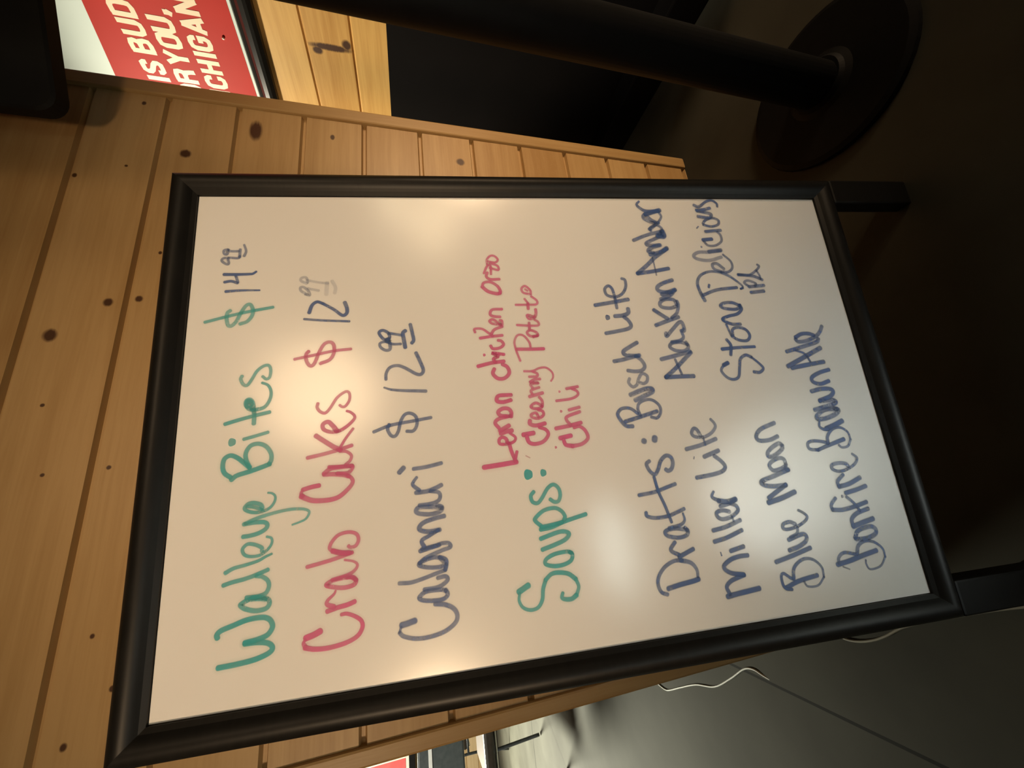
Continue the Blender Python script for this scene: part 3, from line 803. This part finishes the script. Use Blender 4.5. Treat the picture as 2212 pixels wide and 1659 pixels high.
def block_text(name, items, v, hgt):
    bm = bmesh.new(); wd_ = .215*hgt; k = 0
    for ch, s in items:
        for st_ in GL[ch][1]:
            P = [Vector((s+a*hgt, v+b*hgt)) for a, b in st_]; n = len(P); k += 1; h = .0107+.00002*k
            closed = (P[0]-P[-1]).length < 1e-6
            Lp, Rp = [], []
            for i in range(n):
                if closed: a, c = P[(i-1) % (n-1)], P[(i+1) % (n-1)]
                else: a, c = P[max(i-1, 0)], P[min(i+1, n-1)]
                d = (c-a).normalized(); e = Vector((-d.y, d.x))*wd_/2
                if 0 < i < n-1 or closed:
                    d1 = (P[i]-a).normalized() if (P[i]-a).length else d
                    cosv = max(.6, abs(d1.dot(d))); e = e/cosv
                Lp.append(P[i]+e); Rp.append(P[i]-e)
            LV = [bm.verts.new(PP(q.x, q.y, h)) for q in Lp]; RV = [bm.verts.new(PP(q.x, q.y, h)) for q in Rp]
            for i in range(n-1): bm.faces.new((LV[i], LV[i+1], RV[i+1], RV[i]))
    for f in bm.faces:
        f.normal_update()
        if f.normal.x > 0: f.normal_flip()
    return link_mesh(name, bm, POSTER_L, sheet)
HT = .0565
block_text('lettering', [('T', -.082), ('H', -.044), ('I', 0.0), ('S', .0205), ('B', .0755), ('U', .120), ('D', .1635), ("'", .207), ('S', .220)], .2315, HT)['label'] = 'cream top line of block letters'
block_text('lettering', [('F', -.073), ('O', -.036), ('R', .0065), ('Y', .0565), ('O', .102), ('U', .1405), (',', .186)], .155, HT)['label'] = 'cream middle line of block letters'
block_text('lettering', [('M', -.069), ('I', -.016), ('C', .003), ('H', .0465), ('I', .0925), ('G', .1095), ('A', .1525), ('N', .1970)], .0775, HT)['label'] = 'cream bottom line of block letters'
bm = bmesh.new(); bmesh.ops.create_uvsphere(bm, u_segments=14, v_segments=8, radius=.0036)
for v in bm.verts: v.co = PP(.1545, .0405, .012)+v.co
link_mesh('nail_glint', bm, SIGN_W, po, True)  # cream colour stands in for a white glint on the nail

# ---------------------------------------------------------------- cables on the floor
r = .0024
bm = bmesh.new()
tube(bm, [(-.60, 1.05, r), (-.642, .86, r), (-.648, .75, r), (-.650, .70, r), (-.640, .668, r), (-.61, .605, r), (-.568, .512, r), (-.541, .423, r), (-.493, .344, r), (-.451, .284, r), (-.440, .250, r*.9), (-.445, .222, 0), (-.452, .19, -.005)], r, 8)
tag(link_mesh('cable', bm, WHITECABLE, None, True), 'white cable kinked across the lit concrete floor left of the pine wall', 'cable')
bm = bmesh.new()
tube(bm, [(-.20, .16, r), (-.275, .06, r), (-.293, -.014, r), (-.294, -.045, r), (-.284, -.078, r), (-.269, -.107, r), (-.242, -.149, r), (-.211, -.221, r), (-.178, -.309, r), (-.150, -.42, r), (-.13, -.55, r)], r, 8)
tag(link_mesh('cable', bm, DIMCABLE, None, True), 'thin pale cable curving along the dim floor beside the board frame', 'cable')

# ---------------------------------------------------------------- far room on the left: chairs and a sign
def chair(name, label, loc, rz):
    c = thing(name, label, 'chair', loc, rz, None)
    bm = bmesh.new(); box(bm, -.21, .21, -.22, .22, .415, .475, .018, 3); link_mesh('seat', bm, DARKSEAT, c)
    bm = bmesh.new(); box(bm, -.205, .205, .235, .275, .60, .868, .012, 3); bk = link_mesh('backrest', bm, SLATE, c)
    bm = bmesh.new(); box(bm, -.206, .206, .274, .2795, .785, .806, .002); link_mesh('piping', bm, WHITECABLE, bk)['label'] = 'white band across the backrest'
    for sx in (-1, 1):
        x = sx*.215
        bm = bmesh.new(); tube(bm, [(x, .30, .011), (x, .262, .22), (x, .25, .45), (x, .262, .65), (x*.98, .283, .84)], .011, 10); link_mesh('rear_leg', bm, DARKTUBE, c, True)
        bm = bmesh.new(); tube(bm, [(x, -.26, .011), (x, -.235, .20), (x, -.215, .35), (x, -.19, .405), (x, -.12, .415), (x, .24, .41)], .011, 10); link_mesh('front_leg', bm, DARKTUBE, c, True)
    for y in (-.12, .18):
        bm = bmesh.new(); tube(bm, [(-.215, y, .40), (.215, y, .40)], .010, 10, False); link_mesh('seat_rail', bm, CHROME, c, True)
    return c
chair('chair', 'nearer chair with slate backrest and dark tube legs seen past the pine trim', (-1.365, 2.325, 0), math.pi+.13)
chair('chair', 'farther dark-legged chair behind the slate-backed one, by the far wall', (-2.0, 4.05, 0), math.pi*.5)
sg = thing('wall_sign', 'red sign with a cream border in a black frame on the far wall', 'sign', (-3.0, 4.6, 0))
bm = bmesh.new()
for a in ((-.75, .62, 1.70, 1.75), (-.75, .62, .92, .985), (-.75, -.70, .985, 1.70), (.57, .62, .985, 1.70)):
    box(bm, a[0], a[1], -.035, -.001, a[2], a[3], .003)
link_mesh('frame', bm, BLACKPLASTIC, sg)
bm = bmesh.new(); box(bm, -.70, .57, -.014, -.002, .985, 1.70); link_mesh('border', bm, SIGN_W, sg)
bm = bmesh.new(); box(bm, -.65, .50, -.018, -.014, 1.02, 1.66); link_mesh('red_panel', bm, SIGN_R, sg)
